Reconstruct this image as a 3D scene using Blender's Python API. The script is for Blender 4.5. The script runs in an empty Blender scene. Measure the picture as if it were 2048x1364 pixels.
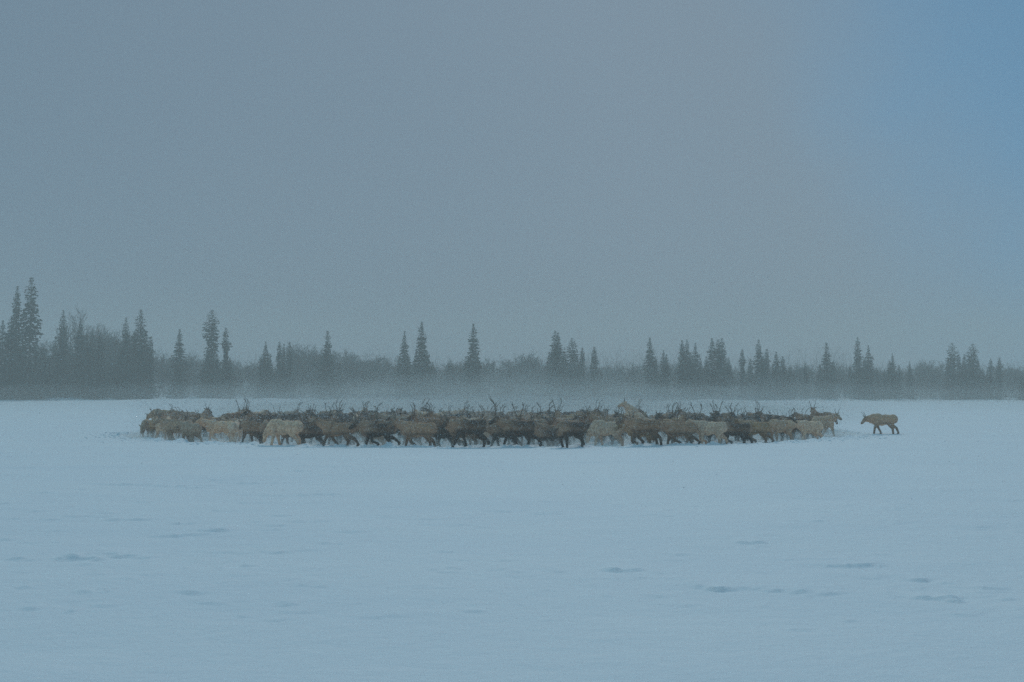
import bpy, bmesh, math, random
import numpy as np
from mathutils import Vector, Matrix, Euler, Quaternion
R = math.radians
scn = bpy.context.scene
C = bpy.data.collections.new("Scene_things"); scn.collection.children.link(C)

# ------------------------------------------------------------------ camera
CAM_H = 2.2
F = 35.0 / 36.0                      # focal length in image widths
PITCH = math.atan(93 / (2048 * F))
cd = bpy.data.cameras.new("camera"); cam = bpy.data.objects.new("camera", cd); C.objects.link(cam)
cd.lens = 35; cd.sensor_width = 36; cd.clip_start = 0.1; cd.clip_end = 5000
cam.location = (0, 0, CAM_H); cam.rotation_euler = (R(90) + PITCH, 0, 0)
scn.camera = cam
HOR = 775.0                          # row of the horizon in the 2048 px photograph

def px2x(px, Y): return (px - 1024) / (2048 * F) * Y
def row2Y(py): return 2048 * F * CAM_H / (py - HOR)

# ------------------------------------------------------------------ world
SUN_EL, SUN_AZ = 42.0, 8.0           # azimuth right of the view direction (+Y)
w = bpy.data.worlds.new("World"); scn.world = w; w.use_nodes = True
nt = w.node_tree; nt.nodes.clear()
def N(nt, t, **kw):
    n = nt.nodes.new(t)
    for k, v in kw.items(): setattr(n, k, v)
    return n
out = N(nt, 'ShaderNodeOutputWorld'); bg = N(nt, 'ShaderNodeBackground'); bg.inputs[1].default_value = 0.1
sky = N(nt, 'ShaderNodeTexSky'); sky.sky_type = 'NISHITA'; sky.sun_disc = False
sky.sun_elevation = R(SUN_EL); sky.sun_rotation = R(SUN_AZ); sky.ozone_density = 2.0; sky.dust_density = 0.5
tc = N(nt, 'ShaderNodeTexCoord')
# break in the cloud to the upper right: sheet of cloud over the rest
dot = N(nt, 'ShaderNodeVectorMath', operation='DOT_PRODUCT'); dot.inputs[1].default_value = (0.90, 0.0, 0.43)
nz = N(nt, 'ShaderNodeTexNoise'); nz.inputs['Scale'].default_value = 2.2; nz.inputs['Detail'].default_value = 5; nz.inputs['Roughness'].default_value = 0.6
nm = N(nt, 'ShaderNodeMath', operation='MULTIPLY_ADD'); nm.inputs[1].default_value = 0.30; nm.inputs[2].default_value = -0.15
ad = N(nt, 'ShaderNodeMath', operation='ADD')
mr = N(nt, 'ShaderNodeMapRange', interpolation_type='SMOOTHERSTEP')
mr.inputs[1].default_value = 0.28; mr.inputs[2].default_value = 0.58; mr.inputs[3].default_value = 0.0; mr.inputs[4].default_value = 1.0
nz2 = N(nt, 'ShaderNodeTexNoise'); nz2.inputs['Scale'].default_value = 1.6; nz2.inputs['Detail'].default_value = 4
cr = N(nt, 'ShaderNodeMixRGB'); 
CL_A = (1.34, 2.05, 2.78, 1); CL_B = (1.82, 2.49, 3.20, 1); ZEN = (1.75, 4.4, 5.7, 1)
cr.inputs[1].default_value = CL_A; cr.inputs[2].default_value = CL_B
mx = N(nt, 'ShaderNodeMixRGB')
skm = N(nt, 'ShaderNodeMixRGB', blend_type='MULTIPLY'); skm.inputs[0].default_value = 1.0; skm.inputs[2].default_value = (.66, .96, .91, 1)
L = nt.links.new
L(tc.outputs['Generated'], dot.inputs[0]); L(tc.outputs['Generated'], nz.inputs['Vector']); L(tc.outputs['Generated'], nz2.inputs['Vector'])
L(nz.outputs['Fac'], nm.inputs[0]); L(dot.outputs['Value'], ad.inputs[0]); L(nm.outputs[0], ad.inputs[1]); L(ad.outputs[0], mr.inputs[0])
sx = N(nt, 'ShaderNodeSeparateXYZ'); L(tc.outputs['Generated'], sx.inputs[0])
mrx = N(nt, 'ShaderNodeMapRange'); mrx.inputs[1].default_value = -.55; mrx.inputs[2].default_value = .15; L(sx.outputs[0], mrx.inputs[0])
mrn = N(nt, 'ShaderNodeMath', operation='MULTIPLY_ADD'); mrn.inputs[1].default_value = .6; mrn.inputs[2].default_value = -.3; L(nz2.outputs['Fac'], mrn.inputs[0])
mad = N(nt, 'ShaderNodeMath', operation='ADD', use_clamp=True); L(mrx.outputs[0], mad.inputs[0]); L(mrn.outputs[0], mad.inputs[1])
L(mad.outputs[0], cr.inputs[0])
# thinner cloud, bluer light towards the zenith
mrz = N(nt, 'ShaderNodeMapRange', interpolation_type='SMOOTHSTEP'); mrz.inputs[1].default_value = .42; mrz.inputs[2].default_value = .8; L(sx.outputs[2], mrz.inputs[0])
zm = N(nt, 'ShaderNodeMixRGB'); zm.inputs[2].default_value = ZEN; L(mrz.outputs[0], zm.inputs[0]); L(cr.outputs[0], zm.inputs[1])
sv = N(nt, 'ShaderNodeVectorMath', operation='ADD'); sv.inputs[1].default_value = (.4, -.3, .55); L(tc.outputs['Generated'], sv.inputs[0])
sv2 = N(nt, 'ShaderNodeVectorMath', operation='NORMALIZE'); L(sv.outputs[0], sv2.inputs[0]); L(sv2.outputs[0], sky.inputs[0])
L(mr.outputs[0], mx.inputs[0]); L(zm.outputs[0], mx.inputs[1])
L(sky.outputs[0], skm.inputs[1]); L(skm.outputs[0], mx.inputs[2]); L(mx.outputs[0], bg.inputs[0]); L(bg.outputs[0], out.inputs[0])

sd = bpy.data.lights.new("sun", 'SUN'); so = bpy.data.objects.new("sun", sd); C.objects.link(so)
sd.energy = 0.72; sd.angle = R(12); sd.color = (1.0, 0.97, 0.90)
sdir = Vector((math.sin(R(SUN_AZ)) * math.cos(R(SUN_EL)), math.cos(R(SUN_AZ)) * math.cos(R(SUN_EL)), math.sin(R(SUN_EL))))
so.rotation_euler = sdir.to_track_quat('Z', 'Y').to_euler(); so.location = (0, 0, 60)

vs = scn.view_settings; vs.view_transform = 'Standard'; vs.look = 'None'; vs.gamma = 1; vs.exposure = 0.16
scn.cycles.use_denoising = False
scn.cycles.max_bounces = 6; scn.cycles.volume_bounces = 1

# ------------------------------------------------------------------ helpers
def mesh_from(name, V, Fc, smooth=False):
    me = bpy.data.meshes.new(name); me.from_pydata([tuple(v) for v in V], [], Fc); me.update()
    if smooth: me.polygons.foreach_set('use_smooth', [True] * len(me.polygons))
    return me
def link(name, data, parent=None, loc=None):
    o = bpy.data.objects.new(name, data); C.objects.link(o)
    if parent: o.parent = parent
    if loc: o.location = loc
    return o
def tag(o, label=None, cat=None, group=None, kind=None):
    if label: o['label'] = label
    if cat: o['category'] = cat
    if group: o['group'] = group
    if kind: o['kind'] = kind
    return o
def mat(name, col, rough=0.8, spec=0.2):
    m = bpy.data.materials.new(name); m.use_nodes = True
    b = m.node_tree.nodes['Principled BSDF']
    b.inputs['Base Color'].default_value = (*col, 1); b.inputs['Roughness'].default_value = rough
    b.inputs['Specular IOR Level'].default_value = spec
    return m, m.node_tree, b

def _hash(ix, iy, s):
    h = (ix.astype(np.int64) * 374761393 + iy.astype(np.int64) * 668265263 + s * 144269504) & 0x7fffffff
    h = ((h ^ (h >> 13)) * 1274126177) & 0x7fffffff
    return ((h ^ (h >> 16)) & 0xffff) / 65535.0
def vn(x, y, s=0):
    ix, iy = np.floor(x), np.floor(y); fx, fy = x - ix, y - iy
    fx = fx * fx * (3 - 2 * fx); fy = fy * fy * (3 - 2 * fy)
    a, b, c, d = _hash(ix, iy, s), _hash(ix + 1, iy, s), _hash(ix, iy + 1, s), _hash(ix + 1, iy + 1, s)
    return (a * (1 - fx) + b * fx) * (1 - fy) + (c * (1 - fx) + d * fx) * fy - 0.5
def fbm(x, y, s, o=3):
    r = 0; a = 1.0
    for k in range(o): r = r + a * vn(x * 2 ** k + 17.3 * k, y * 2 ** k - 9.1 * k, s + k); a *= 0.5
    return r

# wind-carved lips in the crust, (column, row, width px, height m) read off the photograph, given world places
LIPS = [(990,1130,55,.022),(1060,1135,70,.012),(1112,1134,45,.028),(1250,1132,95,.03),(1230,1131,60,.02),(1388,1163,38,.03),(1440,1168,80,.032),(1500,1166,60,.014),
        (1540,1170,40,.024),(1590,1173,60,.02),(1612,1178,30,.02),(1650,1175,90,.018),(1500,1078,90,.028),(1520,1083,34,.025),(1585,1050,100,.018),(1700,1122,130,.03),
        (1740,1122,70,.02),(1740,1146,50,.015),(1820,1150,110,.028),(1880,1154,60,.018),(1960,1165,120,.022),(1870,1185,110,.028),(1902,1190,50,.03),(1990,1187,90,.02),
        (1780,1181,40,.02),(2040,1139,60,.02),(1030,1135,40,.01),(1540,965,60,.018),(1150,963,70,.015),(1255,982,40,.018),(1000,1020,60,.025),(1245,1030,60,.015),
        (1090,1022,70,.02),(1120,1024,50,.015),(1880,983,40,.02),(1780,1017,60,.018),(1950,1050,90,.018),(1620,1040,80,.02),(1400,1010,60,.012),(1620,995,120,.014),
        (1590,1244,70,.012),(1690,1224,60,.012),(40,1112,50,.022),(140,1114,60,.03),(170,1112,90,.02),(240,1108,80,.022),(290,1110,50,.018),(60,1115,40,.02),
        (200,1114,40,.02),(375,1129,12,.03),(443,1129,14,.03),(500,1124,30,.02),(340,1068,90,.022),(430,1060,80,.026),(400,1066,80,.014),(280,1036,80,.014),(105,1036,60,.012),
        (10,1016,40,.022),(560,1098,90,.014),(620,1094,80,.01),(250,968,200,.02),(350,970,220,.02),(500,964,200,.018),(560,990,160,.016),(470,982,120,.014),(640,988,120,.014),
        (780,1010,100,.014),(850,1035,200,.012),(900,1095,80,.012),(930,1112,60,.012),(1310,1180,60,.01),(1360,1148,60,.008),(760,950,60,.01),(900,970,80,.01)]
rl = random.Random(5)
for _ in range(300):
    py = rl.uniform(905, 1230); LIPS.append((rl.uniform(-100, 2150), py, rl.uniform(14, 100), rl.uniform(.004, .014) * (1.3 if py < 1050 else 1)))

HCX, HCY, HRX, HRY = -1.1, 48.0, 16.1, 10.6       # the herd's ground ellipse
def herd_r(x, y): return np.sqrt(((x - HCX) / (HRX)) ** 2 + ((y - HCY) / (HRY)) ** 2)
def ground(x, y):
    x = np.asarray(x, float); y = np.asarray(y, float)
    z = 0.09 * fbm(x * 0.05, y * 0.09, 3, 3)
    far = np.clip((y - 95) / 45, 0, 1); far = far * far * (3 - 2 * far)
    z = z + far * (0.35 + 0.5 * np.clip((-x - 10) / 60, 0, 1) + 0.5 * fbm(x * 0.05, y * 0.05, 12, 2) * 0.5 + .35 * np.clip(fbm(x * .22, y * .12, 14, 3), -.1, 1))
    near = np.clip(1.4 - np.abs(y) / 60, 0, 1)
    z = z + near * (0.03 * fbm(x * 0.3, y * .7, 21, 4) + 0.012 * np.clip(fbm(x * 1.1, y * 1.9, 25, 3), 0, 1) + 0.0035 * fbm(x * 5, y * 6, 31, 3))
    r = herd_r(x, y)
    ch = np.clip((1.09 - r) / 0.05, 0, 1)
    z = z + ch * (0.16 * fbm(x * 1.5, y * 1.5, 41, 4) - 0.10) 
    rim = np.exp(-((r - 1.07) / 0.018) ** 2)
    z = z + rim * (0.02 + 0.24 * np.clip(fbm(x * 2.2, y * 2.2, 51, 3) + 0.1, 0, 1))
    return z
def ground_lips(x, y, z):
    for px, py, wpx, h in LIPS:
        Y = row2Y(py); X = px2x(px, Y); wd = wpx / (2048 * F) * Y * 0.5
        m = (np.abs(x - X) < 3 * wd) & (np.abs(y - Y) < 1.6)
        if not m.any(): continue
        xs, ys = x[m] - X, y[m] - Y
        u = xs / wd * 1.1
        v = ys - 0.30 * u * u * wd + 0.04 * vn(xs * 9 + px, xs * 0 + py, 7) + 0.03 * vn(xs * 25 + px, xs * 0, 8)
        v = v + .05 * wd * vn(xs / wd * 3 + px, ys * 0, 9)
        pr = np.where(v > 0, np.exp(-v / (0.30 + 8 * h)), np.exp(v / 0.016))
        br = np.clip(.75 + 1.3 * vn(xs * 7 + px, ys * 3, 11) + .5 * vn(xs * 20, ys * 5 + py, 12), .1, 1.3)
        h = h * (1.5 if px < 700 else 1.0)
        z[m] += h * 1.15 * pr * np.exp(-(u * u) ** 1.3) * br
        z[m] -= h * 0.25 * np.exp(-((v + 0.05) / 0.05) ** 2) * np.exp(-(u * u)) * br
    return z
def gz(x, y): return float(ground(np.array([x]), np.array([y]))[0])

# ------------------------------------------------------------------ snowfield
def grow(start, step, ratio, end):
    a = [start]; s = step
    while a[-1] < end: a.append(a[-1] + s); s *= ratio
    return a
xp = list(np.arange(0, 7.0, 0.032)); xp = xp + grow(xp[-1] + .034, .036, 1.012, 30)[0:]; xp = xp + grow(xp[-1] + .4, .5, 1.09, 330)
xs = np.array([-v for v in xp[:0:-1]] + xp)
yp = [-330, -250, -150, -90, -50, -28, -15, -8, -3, 0.5, 3, 4.6]
yy = 5.4
while yy < 70: yp.append(yy); yy += max(0.024, yy * (0.0036 if yy < 30 else 0.0028))
yp += grow(yy, .3, 1.05, 330)
ys = np.array(yp)
X, Y = np.meshgrid(xs, ys); shp = X.shape; X = X.ravel(); Y = Y.ravel()
Z = ground_lips(X, Y, ground(X, Y))
me = bpy.data.meshes.new("snow_ground"); nv = X.size; ny, nx = shp
me.vertices.add(nv); me.vertices.foreach_set('co', np.stack([X, Y, Z], 1).ravel())
ii = (np.arange(ny - 1)[:, None] * nx + np.arange(nx - 1)[None, :]).ravel()
q = np.stack([ii, ii + 1, ii + nx + 1, ii + nx], 1).ravel(); nf = ii.size
me.loops.add(nf * 4); me.loops.foreach_set('vertex_index', q)
me.polygons.add(nf); me.polygons.foreach_set('loop_start', np.arange(nf) * 4)
me.polygons.foreach_set('use_smooth', np.ones(nf, bool)); me.update(calc_edges=True)
g = link("snow_ground", me); tag(g, kind='structure')
m, t, b = mat("snow", (0.84, 0.86, 0.88), 0.75, 0.25)
tcn = N(t, 'ShaderNodeTexCoord'); mp = N(t, 'ShaderNodeMapping'); mp.inputs['Scale'].default_value = (0.8, 1.2, 1)
n1 = N(t, 'ShaderNodeTexNoise'); n1.inputs['Scale'].default_value = 6; n1.inputs['Detail'].default_value = 8; n1.inputs['Roughness'].default_value = 0.65
n2 = N(t, 'ShaderNodeTexNoise'); n2.inputs['Scale'].default_value = 90; n2.inputs['Detail'].default_value = 3
b1 = N(t, 'ShaderNodeBump'); b1.inputs['Strength'].default_value = 0.5; b1.inputs['Distance'].default_value = 0.05
b2 = N(t, 'ShaderNodeBump'); b2.inputs['Strength'].default_value = 0.5; b2.inputs['Distance'].default_value = 0.008
nb = N(t, 'ShaderNodeTexNoise'); nb.inputs['Scale'].default_value = 0.25; nb.inputs['Detail'].default_value = 5
rb = N(t, 'ShaderNodeMixRGB'); rb.inputs[1].default_value = (0.78, 0.82, 0.87, 1); rb.inputs[2].default_value = (0.88, 0.89, 0.90, 1)
t.links.new(tcn.outputs['Object'], mp.inputs[0]); t.links.new(mp.outputs[0], n1.inputs['Vector']); t.links.new(tcn.outputs['Object'], n2.inputs['Vector']); t.links.new(mp.outputs[0], nb.inputs['Vector'])
t.links.new(n1.outputs['Fac'], b1.inputs['Height']); t.links.new(n2.outputs['Fac'], b2.inputs['Height']); t.links.new(b1.outputs[0], b2.inputs['Normal'])
t.links.new(b2.outputs[0], b.inputs['Normal']); t.links.new(nb.outputs['Fac'], rb.inputs[0]); t.links.new(rb.outputs[0], b.inputs['Base Color'])
me.materials.append(m); M_SNOW = m

# ------------------------------------------------------------------ haze (still air full of fine snow)
def volume_mat(name, dens, col, aniso=0.0):
    m = bpy.data.materials.new(name); m.use_nodes = True; t = m.node_tree; t.nodes.clear()
    o = N(t, 'ShaderNodeOutputMaterial'); v = N(t, 'ShaderNodeVolumePrincipled')
    v.inputs['Color'].default_value = (*col, 1); v.inputs['Density'].default_value = dens; v.inputs['Anisotropy'].default_value = aniso
    t.links.new(v.outputs[0], o.inputs['Volume']); return m
HAZE_D = 0.0037
bm = bmesh.new(); bmesh.ops.create_cube(bm, size=1)
bmesh.ops.scale(bm, vec=(700, 700, 26), verts=bm.verts); bmesh.ops.translate(bm, vec=(0, 0, 10.5), verts=bm.verts)
me = bpy.data.meshes.new("haze"); bm.to_mesh(me); bm.free(); me.materials.append(volume_mat("haze_air", HAZE_D, (0.97, 0.935, 0.85)))
tag(link("haze", me), kind='stuff')

# snow kicked up by the herd: low lens-shaped banks of drifting snow
def drift(name, c, r, dens, seed, rag=.3, colr=(0.96, 0.95, 0.91)):
    """bank of blown snow: a flat lens with a ragged, billowing top, sunk into the ground"""
    bm = bmesh.new(); bmesh.ops.create_uvsphere(bm, u_segments=128, v_segments=40, radius=1)
    co = np.array([v.co[:] for v in bm.verts]); xw, yw = co[:, 0] * r[0], co[:, 1] * r[1]
    k = 1 + rag * .35 * fbm(xw * .12 + seed * 7, yw * .12, 60 + seed, 3)
    kz = 1 + rag * 2.2 * fbm(xw * .16 + seed * 3, yw * .16, 70 + seed, 4)
    for v, a, z_ in zip(bm.verts, k, kz): v.co = Vector((v.co.x * r[0] * a, v.co.y * r[1] * a, math.copysign(abs(v.co.z) ** .6, v.co.z) * r[2] * (max(.25, z_) if v.co.z > 0 else 1)))
    me = bpy.data.meshes.new(name); bm.to_mesh(me); bm.free(); me.materials.append(volume_mat(name + "_air", dens, colr))
    o = link(name, me, loc=c); return tag(o, kind='stuff')
drift("blowing_snow", (HCX, HCY, 0.0), (HRX * 1.07, HRY * 1.075, .40), 0.20, 1, .2)
drift("blowing_snow", (HCX, HCY + 1, 0.0), (HRX * 1.0, HRY * .96, .9), 0.012, 5)
drift("blowing_snow", (HCX + 1.5, HCY + 23, 0.0), (26, 16, 2.6), 0.018, 2, .45, (.80, .80, .76))  # from here on, banks get a greyer colour that paints in their self-shadow
drift("blowing_snow", (HCX - 3, HCY + 26, 0.0), (18, 13, 3.6), 0.011, 3, .5, (.80, .80, .76))
drift("blowing_snow", (HCX + 1, HCY + 40, 0.0), (26, 31, 1.35), 0.028, 6, .3, (.78, .78, .74))
drift("blowing_snow", (HCX, HCY + 72, 0.0), (100, 30, 2.8), 0.006, 4, .45, (.82, .82, .78))

# ------------------------------------------------------------------ reindeer bodies
class Prim:
    pass
def cap(p0, p1, r0, r1, reg, sy=1.0):
    p = Prim(); p.k = 'c'; p.a = Vector(p0); p.b = Vector(p1); p.r0 = r0; p.r1 = r1; p.reg = reg; p.sy = sy; return p
def ell(c, r, reg, rot=0.0):
    p = Prim(); p.k = 'e'; p.a = Vector(c); p.r = r; p.rot = rot; p.reg = reg; return p
def prim_mesh(p, V, Fc):
    seg, rings = 14, 6; base = len(V)
    if p.k == 'e':
        rows = []
        for i in range(1, 10):
            th = math.pi * i / 10
            rows.append((math.cos(th), math.sin(th)))
        def put(x, y, z):
            c, s = math.cos(p.rot), math.sin(p.rot)
            X, Y_, Z_ = x * p.r[0], y * p.r[1], z * p.r[2]
            V.append(p.a + Vector((X * c - Z_ * s, Y_, X * s + Z_ * c)))
        put(0, 0, 1)
        for cz, sz in rows:
            for j in range(seg):
                a = 2 * math.pi * j / seg; put(sz * math.cos(a), sz * math.sin(a), cz)
        put(0, 0, -1); n = len(rows)
    else:
        d = p.b - p.a; L_ = d.length; qn = d.to_track_quat('Z', 'Y')
        prof = []
        for i in range(1, 5):
            th = math.pi / 2 * i / 4; prof.append((-p.r0 * math.cos(th), p.r0 * math.sin(th)))
        for i in range(0, 4):
            th = math.pi / 2 * i / 4; prof.append((L_ + p.r1 * math.sin(th), p.r1 * math.cos(th)))
        V.append(p.a + qn @ Vector((0, 0, -p.r0)))
        for z, rr in prof:
            for j in range(seg):
                a = 2 * math.pi * j / seg
                w_ = qn @ Vector((rr * math.cos(a), rr * math.sin(a), z)); w_.y *= p.sy if abs(p.sy - 1) > 1e-6 else 1
                V.append(p.a + w_)
        V.append(p.a + qn @ Vector((0, 0, L_ + p.r1))); n = len(prof)
    for j in range(seg): Fc.append((base, base + 1 + j, base + 1 + (j + 1) % seg))
    for i in range(n - 1):
        for j in range(seg):
            a = base + 1 + i * seg + j; b_ = base + 1 + i * seg + (j + 1) % seg
            Fc.append((a, a + seg, b_ + seg, b_))
    e = base + 1 + (n - 1) * seg
    for j in range(seg): Fc.append((len(V) - 1, e + (j + 1) % seg, e + j))
def pdist(p, P):
    if p.k == 'e':
        q_ = P - np.array(p.a); c, s = math.cos(-p.rot), math.sin(-p.rot)
        x = q_[:, 0] * c - q_[:, 2] * s; z = q_[:, 0] * s + q_[:, 2] * c
        k = np.sqrt((x / p.r[0]) ** 2 + (q_[:, 1] / p.r[1]) ** 2 + (z / p.r[2]) ** 2)
        return (k - 1) * min(p.r)
    a = np.array(p.a); d = np.array(p.b) - a; L2 = d @ d
    tt = np.clip(((P - a) @ d) / L2, 0, 1)
    return np.linalg.norm(P - a - tt[:, None] * d, axis=1) - (p.r0 + (p.r1 - p.r0) * tt)

def front_leg(ph, A):
    if ph < .6: s = ph / .6; a = 24 - 48 * s; b_ = a
    else: s = (ph - .6) / .4; a = -24 + 50 * s; b_ = a - 70 * math.sin(math.pi * s)
    return a * A, b_ * A
def hind_leg(ph, A):
    if ph < .6: s = ph / .6; d = 22 - 50 * s; e = 0
    else: s = (ph - .6) / .4; d = -28 + 50 * s; e = math.sin(math.pi * s)
    return 30 + (d * .7 + 14 * e) * A, -38 + (d - 14 * e) * A, 4 + (d - 42 * e) * A
def make_body(name, phases, A=1.0, neck=18, head=-32, yaw=0, pitch=0, fat=1.0, fore=None, ears=1):
    prims = []
    piv = Vector((-.45, 0, .72)); rot = Matrix.Rotation(R(-pitch), 3, 'Y')
    def T(v):
        v = Vector(v); return piv + rot @ (v - piv) if pitch else v
    e_ = lambda c, r, reg, ro=0.0: prims.append(ell(T(c), r, reg, ro + R(pitch)))
    c_ = lambda a, b2_, r0, r1, reg, sy=1: prims.append(cap(T(a), T(b2_), r0, r1, reg, sy))
    e_((-.47, 0, .80), (.20, .165 * fat, .20), 'rump'); e_((-.56, 0, .74), (.14, .15, .16), 'rump')
    e_((-.12, 0, .755), (.46, .215 * fat, .235), 'torso'); e_((.05, 0, .71), (.34, .20 * fat, .24), 'belly')
    e_((.30, 0, .77), (.26, .195 * fat, .275), 'shoulder', .1); e_((.26, 0, .95), (.24, .09, .09), 'torso')
    e_((.42, 0, .70), (.13, .13, .20), 'mane')
    c_((-.64, 0, .86), (-.69, 0, .74), .04, .028, 'tail')
    # neck and head
    na = R(neck); nb_ = Vector((.40, 0, .86)); y_ = R(yaw)
    nd = Vector((math.cos(na) * math.cos(y_ * .6), math.sin(y_ * .6) * math.cos(na), math.sin(na)))
    ne = nb_ + nd * .41
    c_(nb_, nb_ + nd * .22, .175, .145, 'neck'); c_(nb_ + nd * .2, ne, .145, .11, 'neck')
    mid = nb_ + nd * .22
    c_(mid + Vector((.0, 0, -.10)), nb_ + nd * .36 + Vector((0, 0, -.10)), .10, .06, 'mane')
    c_(mid + Vector((-.05, 0, -.16)), mid + Vector((.03, 0, -.14)), .085, .06, 'mane')
    ha = R(head); hd = Vector((math.cos(ha) * math.cos(y_), math.sin(y_) * math.cos(ha), math.sin(ha)))
    up = Vector((-math.sin(ha) * math.cos(y_), -math.sin(ha) * math.sin(y_), math.cos(ha))); sd_ = up.cross(hd).normalized()
    hb = ne + Vector((0, 0, .01))
    c_(hb - hd * .03, hb + hd * .09, .102, .092, 'head'); c_(hb + hd * .08 - up * .01, hb + hd * .28 - up * .03, .088, .06, 'head')
    c_(hb + hd * .26 - up * .02, hb + hd * .305 - up * .03, .061, .052, 'nose')
    for s in (-1, 1):
        eb = hb - hd * .05 + up * .05 + sd_ * s * .075
        c_(eb, eb + sd_ * s * .075 - hd * .05 + up * .02, .032, .022, 'ear')
        c_(eb + sd_ * s * .07 - hd * .05 + up * .02, eb + sd_ * s * .13 - hd * .075 + up * .03, .025, .014, 'ear')
        prims.append(ell(T(hb + hd * .07 + up * .025 + sd_ * s * .075), (.022, .018, .02), 'eye'))
    hooves = []
    def seg3(pts, rs, regs, tf):
        for i in range(len(pts) - 1):
            a, b2_ = (tf(pts[i]), tf(pts[i + 1])); prims.append(cap(a, b2_, rs[i], rs[i + 1], regs[i]))
        return tf(pts[-1])
    for i, s in enumerate((1, -1)):
        if fore: a, b3 = fore[i]
        else: a, b3 = front_leg(phases[i] % 1, A)
        sh = Vector((.33, s * .115, .68)); kn = sh + Vector((math.sin(R(a)), 0, -math.cos(R(a)))) * .37
        fe = kn + Vector((math.sin(R(b3)), 0, -math.cos(R(b3)))) * .25
        el_ = sh.lerp(kn, .45) + Vector((-.02, 0, 0)); ho = fe + Vector((.05 * math.cos(R(b3)), 0, -.045))
        hf = seg3([sh, el_, kn, fe, ho], [.13, .085, .054, .044, .05], ['shoulder', 'legu', 'leg', 'hoof'], T); hooves.append(hf.z)
    for i, s in enumerate((1, -1)):
        t1, t2, t3 = hind_leg(phases[2 + i] % 1, A)
        hp = Vector((-.45, s * .105, .74)); st = hp + Vector((math.sin(R(t1)), 0, -math.cos(R(t1)))) * .26
        hk = st + Vector((math.sin(R(t2)), 0, -math.cos(R(t2)))) * .29; fe = hk + Vector((math.sin(R(t3)), 0, -math.cos(R(t3)))) * .26
        ho = fe + Vector((.05 * math.cos(R(t3)), 0, -.045))
        hf = seg3([hp, st, hk, fe, ho], [.17, .115, .058, .045, .05], ['rump', 'legu', 'leg', 'hoof'], lambda v: v); hooves.append(hf.z)
    lo = min(hooves) - .045
    V, Fc = [], []
    for p in prims: prim_mesh(p, V, Fc)
    me0 = mesh_from("tmp", V, Fc); o = bpy.data.objects.new("tmp", me0); C.objects.link(o)
    rm = o.modifiers.new("r", 'REMESH'); rm.mode = 'VOXEL'; rm.voxel_size = 0.019
    sm = o.modifiers.new("s", 'SMOOTH'); sm.factor = .5; sm.iterations = 3
    dg = bpy.context.evaluated_depsgraph_get(); dg.update()
    me = bpy.data.meshes.new_from_object(o.evaluated_get(dg)); me.name = name
    bpy.data.objects.remove(o)
    n = len(me.vertices); P = np.empty(n * 3); me.vertices.foreach_get('co', P); P = P.reshape(-1, 3)
    ds = np.stack([pdist(p, P) for p in prims], 1); wts = np.exp(-np.maximum(ds, 0) / .022) * np.exp(-np.clip(-ds, 0, None) * -8)
    wts /= wts.sum(1, keepdims=True)
    regs = [p.reg for p in prims]
    def wr(*rs): return wts[:, [i for i, r_ in enumerate(regs) if r_ in rs]].sum(1)
    # height in the body's own frame
    if pitch:
        ri = np.array(rot.inverted()); Pl = (P - np.array(piv)) @ ri.T + np.array(piv)
    else: Pl = P
    nzv = 0.5 * vn(P[:, 0] * 7 + 31, P[:, 2] * 7 + P[:, 1] * 5, hash(name) % 97 if False else len(name))
    torso = wr('torso', 'belly', 'shoulder', 'rump')
    front = np.clip((Pl[:, 0] - .02 + nzv * .3) / .35, 0, 1)
    low = np.clip((.66 - Pl[:, 2] + nzv * .12) / .08, 0, 1)
    mid = np.exp(-((Pl[:, 2] - .74 + nzv * .1) / .09) ** 2)
    pale = wr('neck', 'mane') + torso * (0.75 * front * np.clip((Pl[:, 2] - .62) / .12, 0, 1) + .35 * mid) + wr('tail') + wr('rump') * np.clip((-.57 - Pl[:, 0]) / .05, 0, 1)
    under = torso * np.clip((.56 - Pl[:, 2]) / .03, 0, 1)
    dark = wr('leg', 'hoof') + wr('legu') * .8 + torso * low * .75 * (1 - under) + wr('head') * .75 + wr('ear') * .3
    blk = wr('nose') * .6 + wr('eye') * 1.0 + wr('hoof') * .5
    col = np.stack([np.clip(pale, 0, 1), np.clip(dark, 0, 1), np.clip(blk, 0, 1), np.ones(n)], 1)
    at = me.color_attributes.new("coat", 'FLOAT_COLOR', 'POINT'); at.data.foreach_set('color', col.ravel())
    # shaggy winter coat
    nrm = np.empty(n * 3); me.vertices.foreach_get('normal', nrm); nrm = nrm.reshape(-1, 3)
    amp = 0.012 * np.clip(torso + wr('neck', 'mane'), 0, 1)
    dd = amp * (vn(P[:, 0] * 16 + P[:, 1] * 9, P[:, 2] * 13, 5) + .6 * vn(P[:, 0] * 35, P[:, 2] * 28 + P[:, 1] * 30, 6)) * 2
    P2 = P + nrm * dd[:, None]; P2[:, 2] -= lo
    me.vertices.foreach_set('co', P2.ravel()); me.polygons.foreach_set('use_smooth', np.ones(len(me.polygons), bool)); me.update()
    me.materials.append(M_COAT)
    # antler frames (position, forward, up, side) at the crown of the head
    fr = []
    for s in (1, -1):
        pos = T(hb - hd * .015 + up * .075 + sd_ * s * .045) - Vector((0, 0, lo))
        fr.append((pos, rot @ hd if pitch else hd, rot @ up if pitch else up, rot @ sd_ if pitch else sd_, s))
    return me, fr

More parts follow.
